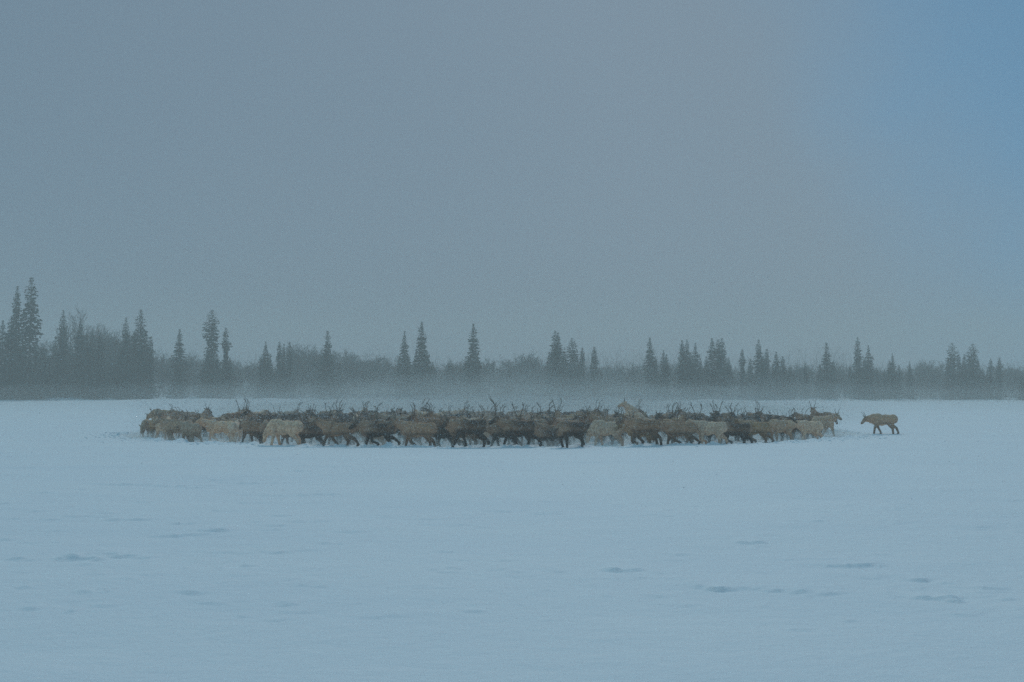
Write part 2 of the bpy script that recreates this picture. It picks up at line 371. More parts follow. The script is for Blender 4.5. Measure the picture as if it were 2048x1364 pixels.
# coat material: the object's own colour, paler mane, darker legs, snow caught in the fur
m, t, b = mat("reindeer_coat", (.2, .2, .2), 0.9, 0.1); M_COAT = m
at = N(t, 'ShaderNodeAttribute', attribute_name='coat'); oi = N(t, 'ShaderNodeObjectInfo'); sp = N(t, 'ShaderNodeSeparateColor')
tcn = N(t, 'ShaderNodeTexCoord')
addv = N(t, 'ShaderNodeVectorMath', operation='ADD'); cmb = N(t, 'ShaderNodeCombineXYZ'); mlt = N(t, 'ShaderNodeMath', operation='MULTIPLY'); mlt.inputs[1].default_value = 40
t.links.new(oi.outputs['Random'], mlt.inputs[0]); t.links.new(mlt.outputs[0], cmb.inputs[0]); t.links.new(tcn.outputs['Object'], addv.inputs[0]); t.links.new(cmb.outputs[0], addv.inputs[1])
na = N(t, 'ShaderNodeTexNoise'); na.inputs['Scale'].default_value = 4; na.inputs['Detail'].default_value = 6
nb = N(t, 'ShaderNodeTexNoise'); nb.inputs['Scale'].default_value = 22; nb.inputs['Detail'].default_value = 4; nb.inputs['Roughness'].default_value = .7
for q_ in (na, nb): t.links.new(addv.outputs[0], q_.inputs['Vector'])
t.links.new(at.outputs['Color'], sp.inputs[0])
def mixn(fac, a, b_, blend='MIX'):
    x = N(t, 'ShaderNodeMixRGB', blend_type=blend)
    for i, v in ((0, fac), (1, a), (2, b_)):
        if isinstance(v, (int, float)): x.inputs[i].default_value = v
        elif isinstance(v, tuple): x.inputs[i].default_value = v
        else: t.links.new(v, x.inputs[i])
    return x.outputs[0]
def mth(op, a, b_=None, c=None):
    x = N(t, 'ShaderNodeMath', operation=op)
    for i, v in enumerate((a, b_, c)):
        if v is None: continue
        if isinstance(v, (int, float)): x.inputs[i].default_value = v
        else: t.links.new(v, x.inputs[i])
    return x.outputs[0]
def rng(v, a, b_, c=0., d=1.):
    x = N(t, 'ShaderNodeMapRange'); t.links.new(v, x.inputs[0])
    for i, k in enumerate((a, b_, c, d)): x.inputs[i + 1].default_value = k
    return x.outputs[0]
col = mixn(rng(na.outputs['Fac'], .35, .65), oi.outputs['Color'], (1.35, 1.3, 1.25, 1), 'MULTIPLY')
pale = mixn(.25, (.74, .46, .29, 1), oi.outputs['Color'])
pf = mth('MULTIPLY', mth('MULTIPLY', sp.outputs[0], oi.outputs['Alpha']), rng(na.outputs['Fac'], .3, .6, .55, 1.))
col = mixn(pf, col, pale)
col = mixn(mth('MULTIPLY', mth('MULTIPLY', sp.outputs[1], oi.outputs['Alpha']), .85), col, (.035, .028, .024, 1))
col = mixn(sp.outputs[2], col, (.015, .013, .012, 1))
nc_ = N(t, 'ShaderNodeTexNoise'); nc_.inputs['Scale'].default_value = 13; nc_.inputs['Detail'].default_value = 6; nc_.inputs['Roughness'].default_value = .75
t.links.new(addv.outputs[0], nc_.inputs['Vector'])
col = mixn(rng(nc_.outputs['Fac'], .38, .6, 0., .8), col, (.44, .33, .27, 1), 'MULTIPLY')
gm = N(t, 'ShaderNodeNewGeometry'); sg = N(t, 'ShaderNodeSeparateXYZ'); t.links.new(gm.outputs['Normal'], sg.inputs[0])
spk = mth('MULTIPLY', rng(nb.outputs['Fac'], .54, .64), rng(sg.outputs[2], -.4, .9, .34, .85))
col = mixn(spk, col, (.62, .64, .66, 1))
t.links.new(col, b.inputs['Base Color'])
bp = N(t, 'ShaderNodeBump'); bp.inputs['Strength'].default_value = .6; bp.inputs['Distance'].default_value = .02
t.links.new(nb.outputs['Fac'], bp.inputs['Height']); t.links.new(bp.outputs[0], b.inputs['Normal'])

# antlers
m, t2, b = mat("antler_bone", (.13, .10, .075), .7, .2); M_ANT = m
nn = N(t2, 'ShaderNodeTexNoise'); nn.inputs['Scale'].default_value = 9; rr_ = N(t2, 'ShaderNodeMixRGB'); rr_.inputs[1].default_value = (.05, .038, .03, 1); rr_.inputs[2].default_value = (.34, .28, .22, 1)
t2.links.new(nn.outputs['Fac'], rr_.inputs[0]); t2.links.new(rr_.outputs[0], b.inputs['Base Color'])
def tube(pts, rs, V, Fc, seg=6):
    base = len(V); n = len(pts)
    for i, p in enumerate(pts):
        d = (pts[min(i + 1, n - 1)] - pts[max(i - 1, 0)]).normalized(); qn = d.to_track_quat('Z', 'Y')
        for j in range(seg):
            a = 2 * math.pi * j / seg; V.append(p + qn @ Vector((math.cos(a) * rs[i], math.sin(a) * rs[i], 0)))
    for i in range(n - 1):
        for j in range(seg):
            a = base + i * seg + j; b_ = base + i * seg + (j + 1) % seg; Fc.append((a, b_, b_ + seg, a + seg))
    Fc.append(tuple(base + j for j in range(seg))[::-1]); Fc.append(tuple(base + (n - 1) * seg + j for j in range(seg)))
def antler_mesh(name, s, size, tines, seed):
    # local frame: x forward, y to the animal's side (s), z up
    rr = random.Random(seed); V, Fc = [], []
    def beam(a, o=0): return None
    pts = []
    n = 12
    for i in range(n):
        u = i / (n - 1)
        x = -.34 * math.sin(u * 2.0) * size + .16 * u ** 3 * size; y = s * (.06 + .60 * u ** .9 - .05 * u ** 3) * size * .8; z = (1.0 * u ** .95) * size + .25 * u * size
        pts.append(Vector((x + rr.uniform(-.01, .01), y, z)))
    th = .012 + .012 * size
    tube(pts, [th * (1 - .62 * i / (n - 1)) for i in range(n)], V, Fc)
    # brow tine, bez tine, crown tines
    def tine(k, d, ln, r0):
        p = pts[k]; d = Vector(d).normalized(); c = [p + d * ln * u + Vector((0, 0, .22 * ln * u * u)) for u in (0, .35, .7, 1)]
        tube(c, [r0, r0 * .85, r0 * .6, r0 * .3], V, Fc, 5); return c
    if tines >= 1: tine(1, (1, -s * .25, .35), .34 * size, th * .7)
    if tines >= 2:
        c = tine(2, (.9, s * .2, .5), .36 * size, th * .7); tube([c[2], c[2] + Vector((.06, s * .03, .12)) * size], [th * .4, th * .2], V, Fc, 5)
    if tines >= 3: tine(6, (-.7, s * .15, .6), .22 * size, th * .6)
    for k in range(max(0, tines - 2)):
        tine(7 + k % 5, (rr.uniform(-.2, .6), s * rr.uniform(-.4, .3), 1), rr.uniform(.25, .4) * size, th * .55)
    me = mesh_from(name, V, Fc, True); me.materials.append(M_ANT); return me
ANT = {}
for k, (sz, tn) in enumerate([(.15, 1), (.24, 2), (.33, 4), (.43, 5), (.52, 6)]):
    ANT[k] = (antler_mesh("antler", 1, sz, tn, k * 2), antler_mesh("antler", -1, sz * .96, tn, k * 2 + 1))

W = lambda o: [(o + .25) % 1, (o + .75) % 1, o % 1, (o + .5) % 1]
Tt = lambda o: [o % 1, (o + .5) % 1, (o + .5) % 1, o % 1]
POSES = {}
specs = {
 'walk_a': dict(phases=W(.05), neck=14, head=-34), 'walk_b': dict(phases=W(.42), neck=20, head=-28, yaw=14),
 'walk_c': dict(phases=W(.78), neck=6, head=-38, yaw=-12), 'trot_a': dict(phases=Tt(.12), A=1.2, neck=24, head=-24),
 'trot_b': dict(phases=Tt(.68), A=1.25, neck=16, head=-30, yaw=-8), 'high': dict(phases=W(.3), A=.6, neck=33, head=-18, yaw=10),
 'high_turn': dict(phases=W(.55), A=.7, neck=32, head=-18, yaw=-55), 'low': dict(phases=W(.15), A=.7, neck=-34, head=-62),
 'graze': dict(phases=W(.85), A=.6, neck=-52, head=-72, yaw=12), 'back_turn': dict(phases=W(.2), A=.8, neck=24, head=-26, yaw=50),
 'rear': dict(phases=W(.3), A=.15, neck=2, head=-52, pitch=37, fore=[(12, -70), (30, -55)]), 
 'lone': dict(phases=[.04, .40, .93, .56], A=1.05, neck=-10, head=-42, yaw=4, fore=[(16, 8), (-24, -30)]),
}
for k, kw in specs.items(): POSES[k] = make_body("reindeer_body_" + k, **kw)

COATS = {  # name: (colour, pattern strength, words)
 'dark': ((.088, .042, .022), 1.0, 'dark brown', 'dark'), 'brown': ((.32, .165, .085), .9, 'mid brown', 'brown'), 'grey': ((.44, .265, .16), .9, 'grey brown', 'grey'),
 'tan': ((.50, .31, .16), .75, 'tan', 'tan'), 'cream': ((.84, .60, .42), .10, 'cream white', 'cream'), 'soot': ((.040, .030, .024), .5, 'nearly black', 'black'),
 'fawn': ((.62, .39, .24), .7, 'fawn', 'fawn'),
 'silver': ((.62, .43, .29), .4, 'silvery grey', 'silvery')}
rc = random.Random(77)
deer_count = 0
GROUP = 'reindeer packed in the circling herd'
protos = {}
def proto(pose, ant):
    """one reindeer of each kind, built with its parts; every other is a copy of it and of each part"""
    key = (pose, ant)
    if key in protos: return protos[key], False
    me, fr = POSES[pose]
    root = link("reindeer", me)
    if ant >= 0:
        for pos, hd, up, sd_, s in fr:
            a = link("antler", ANT[ant][0 if s == 1 else 1], root)
            Mx = Matrix((hd, sd_, up)).transposed().to_4x4(); Mx.translation = pos; a.matrix_local = Mx
    protos[key] = root; return root, True
def place_deer(x, y, face, coat, pose, ant, scale=1.0, label=None, group=GROUP, sink=.14, roll=0.0):
    """face: heading in degrees, 0 = +X (to the right of the picture), 180 = left, 90 = away"""
    src, fresh = proto(pose, ant)
    if fresh: o = src
    else:
        o = src.copy(); C.objects.link(o)
        for ch in src.children:
            c = ch.copy(); C.objects.link(c); c.parent = o
    o.location = (x, y, gz(x, y) - sink); o.rotation_euler = (0, 0, R(face)); o.scale = (scale,) * 3
    base, pat = COATS[coat][:2]; k = rc.uniform(.85, 1.2); hs = rc.uniform(-.06, .06)
    o.color = (base[0] * k * (1 + hs), base[1] * k, base[2] * k * (1 - hs), pat)
    tag(o, label, 'reindeer', group); return o

placed = []     # (x, y, face)
def D(px, py, face, coat, pose, ant, scale, label, group=GROUP, sink=.14):
    Yv = row2Y(py); Xv = px2x(px, Yv); placed.append((Xv, Yv, face))
    return place_deer(Xv, Yv, face, coat, pose, ant, scale, label, group, sink)

# the ones the photograph shows singly
D(1764, 868, 178, 'fawn', 'lone', 1, 1.0, 'lone fawn brown reindeer walking left on open snow, apart from the herd', None, .11)
# right end
D(1642, 862, -12, 'brown', 'low', 1, .86, 'brown reindeer at the herd\'s right tip, lowered head facing right with antlers tipped outward', sink=.05)
D(1630, 858, 82, 'brown', 'high', 2, 1.0, 'brown reindeer seen from behind at the right end, antlers raised above all its neighbours')
D(1618, 878, 205, 'cream', 'walk_c', 0, .98, 'pale cream reindeer with thin legs striding at the right end of front row')
D(1620, 864, 160, 'brown', 'trot_a', 1, .95, 'reddish brown reindeer just behind the striding cream one at the right end')
D(1560, 881, 200, 'silver', 'low', 1, .97, 'silvery reindeer with head down, left of the striding cream one at right end')
D(1585, 872, 185, 'dark', 'walk_b', 1, 1, 'dark reindeer tucked between the silvery and the striding cream one')
D(1508, 884, 184, 'tan', 'trot_b', 0, .98, 'tan reindeer in front row where the herd begins to thin to the right')
D(1468, 886, 176, 'dark', 'walk_a', 2, .98, 'dark reindeer with pale neck right of the blocky cream one in front row')
D(1418, 889, 181, 'cream', 'walk_a', 0, 1.0, 'blocky cream reindeer with white rump, fourth pale animal in front row')
D(1358, 890, 186, 'grey', 'trot_b', 1, 1.0, 'grey brown reindeer with pale shoulder nosing the dark one left of it')
D(1288, 892, 174, 'brown', 'walk_b', 2, 1.0, 'brown and black reindeer directly below the rearing white one')
D(1214, 888, 168, 'cream', 'graze', 1, 1.08, 'cream reindeer with arched back and dark brow under the rearing one')
D(1142, 895, 214, 'dark', 'low', 1, 1.0, 'dark reindeer bending its pale chest down to the snow, centre front')
D(1036, 894, 180, 'dark', 'trot_a', 4, 1.04, 'dark trotting reindeer with pale neck and the largest branched antlers, centre front')
D(940, 895, 178, 'dark', 'walk_c', 2, 1.03, 'dark saddled reindeer with tan neck, just left of the large antlered bull')
D(836, 893, 181, 'grey', 'walk_b', 2, 1.05, 'broad grey reindeer with light shoulder and black legs, left of centre front')
D(890, 888, 150, 'soot', 'low', 1, .95, 'nearly black reindeer wedged behind the broad grey one in front row')
D(757, 893, 190, 'dark', 'trot_b', 3, 1.0, 'dark reindeer with wide antlers trotting left of the broad grey one')
D(676, 892, 178, 'grey', 'trot_a', 2, 1.0, 'grey reindeer with long pale flank stepping off its black foreleg')
D(622, 888, 172, 'dark', 'walk_b', 1, .97, 'dark reindeer hidden behind the rump of the grazing cream one')
D(570, 891, 177, 'cream', 'graze', 0, 1.06, 'large cream reindeer with lowered head and rounded rump, left part of front row')
D(507, 886, 140, 'brown', 'walk_c', 2, .96, 'brown reindeer with black legs facing into the herd, left of the grazing cream one')
D(474, 882, 95, 'cream', 'walk_a', 1, .95, 'cream reindeer seen from behind beside the brown black legged one')
D(440, 880, 184, 'cream', 'walk_b', 1, .98, 'cream reindeer standing square, first large pale one from left')
D(404, 872, 160, 'dark', 'walk_a', 2, .97, 'dark reindeer left of the square standing cream one')
D(375, 868, 120, 'tan', 'low', 1, .92, 'tan reindeer turned half away near the left end')
D(347, 869, 75, 'silver', 'walk_c', 1, .9, 'silvery reindeer with dark hind legs near the left end, seen from behind')
D(338, 868, 105, 'cream', 'walk_b', -1, .88, 'slim cream reindeer with no antlers at the left end')
D(326, 853, 186, 'tan', 'low', 0, 1.0, 'tan reindeer with lowered head and rounded back at the herd\'s left tip')
D(372, 854, 170, 'grey', 'walk_b', 2, .95, 'grey reindeer with level antlered head at the back of the left end')
D(345, 860, 184, 'brown', 'walk_c', 0, .95, 'brown reindeer between the lowered tan one and the slim cream one at left tip')
D(356, 862, 176, 'grey', 'trot_b', 1, .95, 'grey reindeer whose back shows above the silvery one near the left end')
D(388, 860, 172, 'brown', 'walk_a', 2, .95, 'brown reindeer in the gap above the half turned tan one near left end')
D(424, 866, 168, 'tan', 'trot_a', 1, .95, 'tan reindeer just above the square standing cream one')
D(455, 870, 182, 'cream', 'walk_b', 0, .95, 'cream reindeer in second row above the one seen from behind')
D(490, 872, 176, 'grey', 'walk_a', 1, .97, 'grey reindeer in second row left of the one lifting branched antlers')
# taller heads and antlers that stand out above the herd
D(530, 868, 200, 'dark', 'high', 3, 1.05, 'dark reindeer lifting branched antlers above the left part of herd')
D(414, 858, 118, 'dark', 'high_turn', 1, 1.05, 'dark reindeer with raised head turned aside above the left end')
D(1123, 868, 100, 'brown', 'high', 3, 1.06, 'brown reindeer raising upright antlers in the middle of herd')
D(1000, 878, 185, 'tan', 'high', 3, 1.0, 'tan reindeer with antlers lifted just behind the large antlered bull')
D(1545, 862, 170, 'brown', 'high', 3, .98, 'brown reindeer with one tall curved antler above the right part of herd')
D(1385, 860, 190, 'grey', 'high', 2, 1.0, 'grey reindeer lifting its head behind the blocky cream one')
rearo = D(1268, 871, 178, 'cream', 'rear', 0, .98, 'white reindeer rearing up above the herd with forelegs on another\'s back')

# the packed herd behind: rings of animals running round to the left in front
rows = []
rg = random.Random(11)
def free(x, y, face, lst):
    c, s = math.cos(R(face)), math.sin(R(face))
    for a, b_, f in lst:
        dx, dy = a - x, b_ - y
        if abs(dx) > 2.2 or abs(dy) > 2.2: continue
        u = dx * c + dy * s; v = -dx * s + dy * c
        df = abs(math.sin(R(face - f)))
        if (u / 1.38) ** 2 + (v / (.54 + .5 * df)) ** 2 < 1: return False
    return True
herd = []
k = .985
while k > .05:
    rx, ry = HRX * k, HRY * k; per = 2 * math.pi * math.sqrt((rx * rx + ry * ry) / 2)
    n = max(3, int(per / (1.5 if k > .8 else 1.62))); ph = rg.uniform(0, 1)
    for i in range(n):
        a = 2 * math.pi * (i + ph) / n
        x = HCX + rx * math.cos(a) + rg.uniform(-.3, .3); y = HCY + ry * math.sin(a) + rg.uniform(-.25, .25)
        tx, ty = rx * math.sin(a), -ry * math.cos(a)           # clockwise seen from above: to the left along the front
        face = math.degrees(math.atan2(ty, tx)) + rg.gauss(0, 24)
        if rg.random() < .06: face += 180
        yf = row2Y(890 - 8 * ((x + 1) / 14) ** 2)
        if y < yf - .2: continue
        if not free(x, y, face, placed): continue
        placed.append((x, y, face)); herd.append((x, y, face))
    k -= (.068 if k > .8 else .078)
NSING = 300 - len(placed) + len(herd)
herd.sort(key=lambda q: q[1] - 3.0 * (abs(q[0] - HCX) > 12))      # the nearest show largest
extra = herd[NSING:]; herd = herd[:NSING]
def ordw(n):
    return '%d%s' % (n, 'th' if 10 <= n % 100 <= 20 else {1: 'st', 2: 'nd', 3: 'rd'}.get(n % 10, 'th'))
coats = ['dark'] * 9 + ['brown'] * 7 + ['grey'] * 6 + ['tan'] * 3 + ['cream'] * 3 + ['soot'] * 2 + ['silver'] * 3
poses = ['walk_a', 'walk_b', 'walk_c', 'trot_a', 'trot_b'] * 2 + ['high', 'high', 'low', 'back_turn', 'high_turn']
items = []
for (x, y, face) in herd:
    items.append((x, y, face, rg.choice(coats), rg.choice(poses), rg.choice([-1, 0, 0, 1, 1, 2, 2, 2, 3, 3, 3]), rg.choice([rg.uniform(.90, 1.06), rg.uniform(.90, 1.06), rg.uniform(.74, .9)])))
items = [q[:5] + (min(q[5], 1) if q[4] == 'low' else q[5],) + q[6:] for q in items]
items.sort(key=lambda q: q[1])
def zone(x, y):
    p = 1024 + x / y * 2048 * F
    for lim, nm in ((420, 'the far left end'), (620, 'the left end'), (820, 'the left of centre'), (960, 'just left of the large antlered bull'), (1100, 'behind the large antlered bull'),
                    (1220, 'between the antlered bull and the rearing one'), (1330, 'behind the rearing one'), (1470, 'behind the blocky cream one'), (1580, 'the right of centre'), (9999, 'the right end')):
        if p < lim: return nm
bands = {}
for it in items:
    x, y = it[0], it[1]; fy = HCY - HRY * math.sqrt(max(0, 1 - ((x - HCX) / HRX) ** 2))
    d = y - fy; bnd = 'second row' if d < 2.2 else 'third row' if d < 4.2 else 'middle' if d < 10 else 'rear'
    bands.setdefault((bnd, it[3]), []).append(it)
for (bnd, coat), lst in bands.items():
    lst.sort(key=lambda q: q[0] / q[1])
    for i, (x, y, face, ct, pose, ant, sc) in enumerate(lst):
        hw = {'high': 'head raised', 'high_turn': 'head raised aside', 'low': 'head lowered', 'back_turn': 'head aside'}.get(pose, 'head level')
        aw = {-1: 'no antlers', 0: 'short spikes', 1: 'small antlers', 2: 'forked antlers', 3: 'tall antlers'}[ant]
        lab = '%s reindeer, %s, %s, %s %s from left, herd\'s %s' % (COATS[ct][2], hw, aw, ordw(i + 1), COATS[ct][3] + ' one', bnd)
        place_deer(x, y, face, ct, pose, ant, sc, lab, GROUP + ', ' + bnd)

# the rest of the herd, far side: one mass of the same animals, past three hundred
def coat_from_mesh():
    m = M_COAT.copy(); m.name = "reindeer_coat_mass"; t = m.node_tree
    oi_ = next(n for n in t.nodes if n.type == 'OBJECT_INFO'); an = t.nodes.new('ShaderNodeAttribute'); an.attribute_name = 'base'
    for l in list(t.links):
        if l.from_node == oi_ and l.from_socket.name in ('Color', 'Alpha'):
            ts = l.to_socket; src = an.outputs['Color'] if l.from_socket.name == 'Color' else an.outputs['Alpha']; t.links.remove(l); t.links.new(src, ts)
    return m
if extra:
    dec = {}
    for k in ('walk_a', 'walk_b', 'trot_a', 'high', 'walk_c'):
        o = bpy.data.objects.new("tmp", POSES[k][0]); C.objects.link(o); d = o.modifiers.new("d", 'DECIMATE'); d.ratio = .3
        dg = bpy.context.evaluated_depsgraph_get(); dg.update(); mm = bpy.data.meshes.new_from_object(o.evaluated_get(dg)); bpy.data.objects.remove(o)
        mm.calc_loop_triangles(); n = len(mm.vertices); P = np.empty(n * 3, np.float32); mm.vertices.foreach_get('co', P)
        T_ = np.empty(len(mm.loop_triangles) * 3, np.int32); mm.loop_triangles.foreach_get('vertices', T_)
        Cc = np.empty(n * 4, np.float32); mm.color_attributes['coat'].data.foreach_get('color', Cc)
        dec[k] = (P.reshape(-1, 3), T_.reshape(-1, 3), Cc.reshape(-1, 4), POSES[k][1])
    PV, PT, PC, PB, MI, off = [], [], [], [], [], 0
    for (x, y, face) in extra:
        k = rg.choice(list(dec)); P, T_, Cc, fr = dec[k]; base = COATS[rg.choice(coats)]; sc = rg.uniform(.9, 1.04)
        ry = np.array(Matrix.Rotation(R(face), 3, 'Z')); loc = np.array([x, y, gz(x, y) - .07]); kk = rg.uniform(.85, 1.2)
        bc = np.array([base[0][0] * kk, base[0][1] * kk, base[0][2] * kk, base[1]], np.float32)
        PV.append(P @ ry.T * sc + loc); PT.append(T_ + off); PC.append(Cc); PB.append(np.tile(bc, (len(P), 1))); MI.append(np.zeros(len(T_), int)); off += len(P)
        a = rg.choice([-1, 0, 1, 1, 2, 2, 3])
        if a >= 0:
            for pos, hd, up, sd_, s_ in fr:
                am = ANT[a][0 if s_ == 1 else 1]; am.calc_loop_triangles(); M3 = np.array(Matrix((hd, sd_, up)).transposed())
                Q = np.array([v.co[:] for v in am.vertices]) @ M3.T + np.array(pos); TT = np.array([t_.vertices[:] for t_ in am.loop_triangles])
                PV.append(Q @ ry.T * sc + loc); PT.append(TT + off); PC.append(np.zeros((len(Q), 4))); PB.append(np.ones((len(Q), 4))); MI.append(np.ones(len(TT), int)); off += len(Q)
    PV, PT, PC, PB, MI = [np.concatenate(q_) for q_ in (PV, PT, PC, PB, MI)]
    me = bpy.data.meshes.new("reindeer_mass"); me.vertices.add(len(PV)); me.vertices.foreach_set('co', PV.astype(np.float32).ravel())
    me.loops.add(PT.size); me.loops.foreach_set('vertex_index', PT.astype(np.int32).ravel()); me.polygons.add(len(PT)); me.polygons.foreach_set('loop_start', np.arange(len(PT), dtype=np.int32) * 3)
    me.polygons.foreach_set('material_index', MI.astype(np.int32)); me.polygons.foreach_set('use_smooth', np.ones(len(PT), bool)); me.update(calc_edges=True)
    for nm, dat in (('coat', PC), ('base', PB)):
        a = me.color_attributes.new(nm, 'FLOAT_COLOR', 'POINT'); a.data.foreach_set('color', dat.astype(np.float32).ravel())
    me.materials.append(coat_from_mesh()); me.materials.append(M_ANT)
    tag(link("reindeer_mass", me), 'far side of the herd, a dense mass of reindeer backs and antlers', 'reindeer herd', kind='stuff')
print("single", len(placed) - len(extra), "mass", len(extra))

# clods and lumps of snow kicked up along the near edge of the herd
rr = np.random.RandomState(8); n = 2600
ang = -np.pi * rr.rand(n); ra = 1.045 + .055 * rr.randn(n)
cx = HCX + HRX * ra * np.cos(ang); cy = HCY + HRY * ra * np.sin(ang); sz = .012 + .05 * rr.rand(n) ** 3
ico = bmesh.new(); bmesh.ops.create_icosphere(ico, subdivisions=1, radius=1); iv = np.array([v.co[:] for v in ico.verts]); it = np.array([[v.index for v in f.verts] for f in ico.faces]); ico.free()
P = np.stack([cx, cy, ground(cx, cy)], 1)[:, None] + iv[None] * sz[:, None, None] * (.6 + .8 * rr.rand(n, len(iv), 1)) * np.array([1.4, 1, .7])
T_ = (np.arange(n)[:, None, None] * len(iv) + it[None]).reshape(-1, 3)
me = mesh_from("snow_clods", P.reshape(-1, 3).tolist(), T_.tolist()); me.materials.append(M_SNOW)
tag(link("snow_clods", me), 'loose lumps of trampled snow along the near edge of herd', 'snow lumps', kind='stuff')

# ------------------------------------------------------------------ trees
m, t, b = mat("spruce_needles", (.035, .05, .04), .8, .15); M_NEED = m
oi = N(t, 'ShaderNodeObjectInfo'); nn = N(t, 'ShaderNodeTexNoise'); nn.inputs['Scale'].default_value = 2.5; nn.inputs['Detail'].default_value = 4
tcn = N(t, 'ShaderNodeTexCoord'); t.links.new(tcn.outputs['Object'], nn.inputs['Vector'])
x_ = N(t, 'ShaderNodeMixRGB'); x_.inputs[1].default_value = (.022, .034, .028, 1); x_.inputs[2].default_value = (.06, .072, .055, 1)
t.links.new(nn.outputs['Fac'], x_.inputs[0]); t.links.new(x_.outputs[0], b.inputs['Base Color'])
M_FROST, _, _ = mat("snow_on_branch", (.75, .78, .8), .8, .2)
M_BARK, t, b = mat("spruce_bark", (.07, .06, .05), .9, .1)
nn = N(t, 'ShaderNodeTexNoise'); nn.inputs['Scale'].default_value = 12; x_ = N(t, 'ShaderNodeMixRGB'); x_.inputs[1].default_value = (.04, .035, .03, 1); x_.inputs[2].default_value = (.12, .10, .085, 1)
t.links.new(nn.outputs['Fac'], x_.inputs[0]); t.links.new(x_.outputs[0], b.inputs['Base Color'])
M_BIRCH, t, b = mat("birch_bark", (.2, .19, .18), .85, .1)
nn = N(t, 'ShaderNodeTexNoise'); nn.inputs['Scale'].default_value = 5; x_ = N(t, 'ShaderNodeMixRGB'); x_.inputs[1].default_value = (.07, .06, .055, 1); x_.inputs[2].default_value = (.36, .35, .34, 1)
t.links.new(nn.outputs['Fac'], x_.inputs[0]); t.links.new(x_.outputs[0], b.inputs['Base Color'])
M_TWIG, _, _ = mat("birch_twigs", (.22, .20, .185), .85, .1)

# crown radius against height (0 ground .. 1 top), as a fraction of the tree's height
PROF = {
 'cone':   [(0, .13), (.1, .15), (.35, .12), (.6, .085), (.8, .05), (.92, .018), (.96, .006), (1, .001)],
 'narrow': [(0, .09), (.1, .10), (.4, .075), (.65, .05), (.85, .03), (.95, .016), (1, .003)],
 'column': [(0, .11), (.15, .12), (.4, .095), (.6, .075), (.78, .052), (.9, .034), (.96, .015), (1, .002)],
 'ragged': [(0, .14), (.2, .15), (.38, .13), (.5, .07), (.58, .10), (.7, .085), (.78, .045), (.86, .055), (.95, .02), (1, .002)],
 'topheavy': [(0, .12), (.15, .13), (.35, .09), (.5, .065), (.62, .07), (.75, .085), (.84, .075), (.93, .045), (1, .010)],
 'sparse': [(0, .12), (.2, .13), (.38, .09), (.46, .03), (.52, .08), (.56, .02), (.66, .022), (.74, .07), (.82, .04), (.92, .02), (1, .003)],
 'squat':  [(0, .24), (.15, .26), (.4, .2), (.65, .13), (.85, .07), (.95, .03), (1, .006)],
}
def prof(p, u):
    P_ = PROF[p]
    for (a, ra), (b_, rb_) in zip(P_, P_[1:]):
        if u <= b_: return ra + (rb_ - ra) * (u - a) / (b_ - a)
    return P_[-1][1]
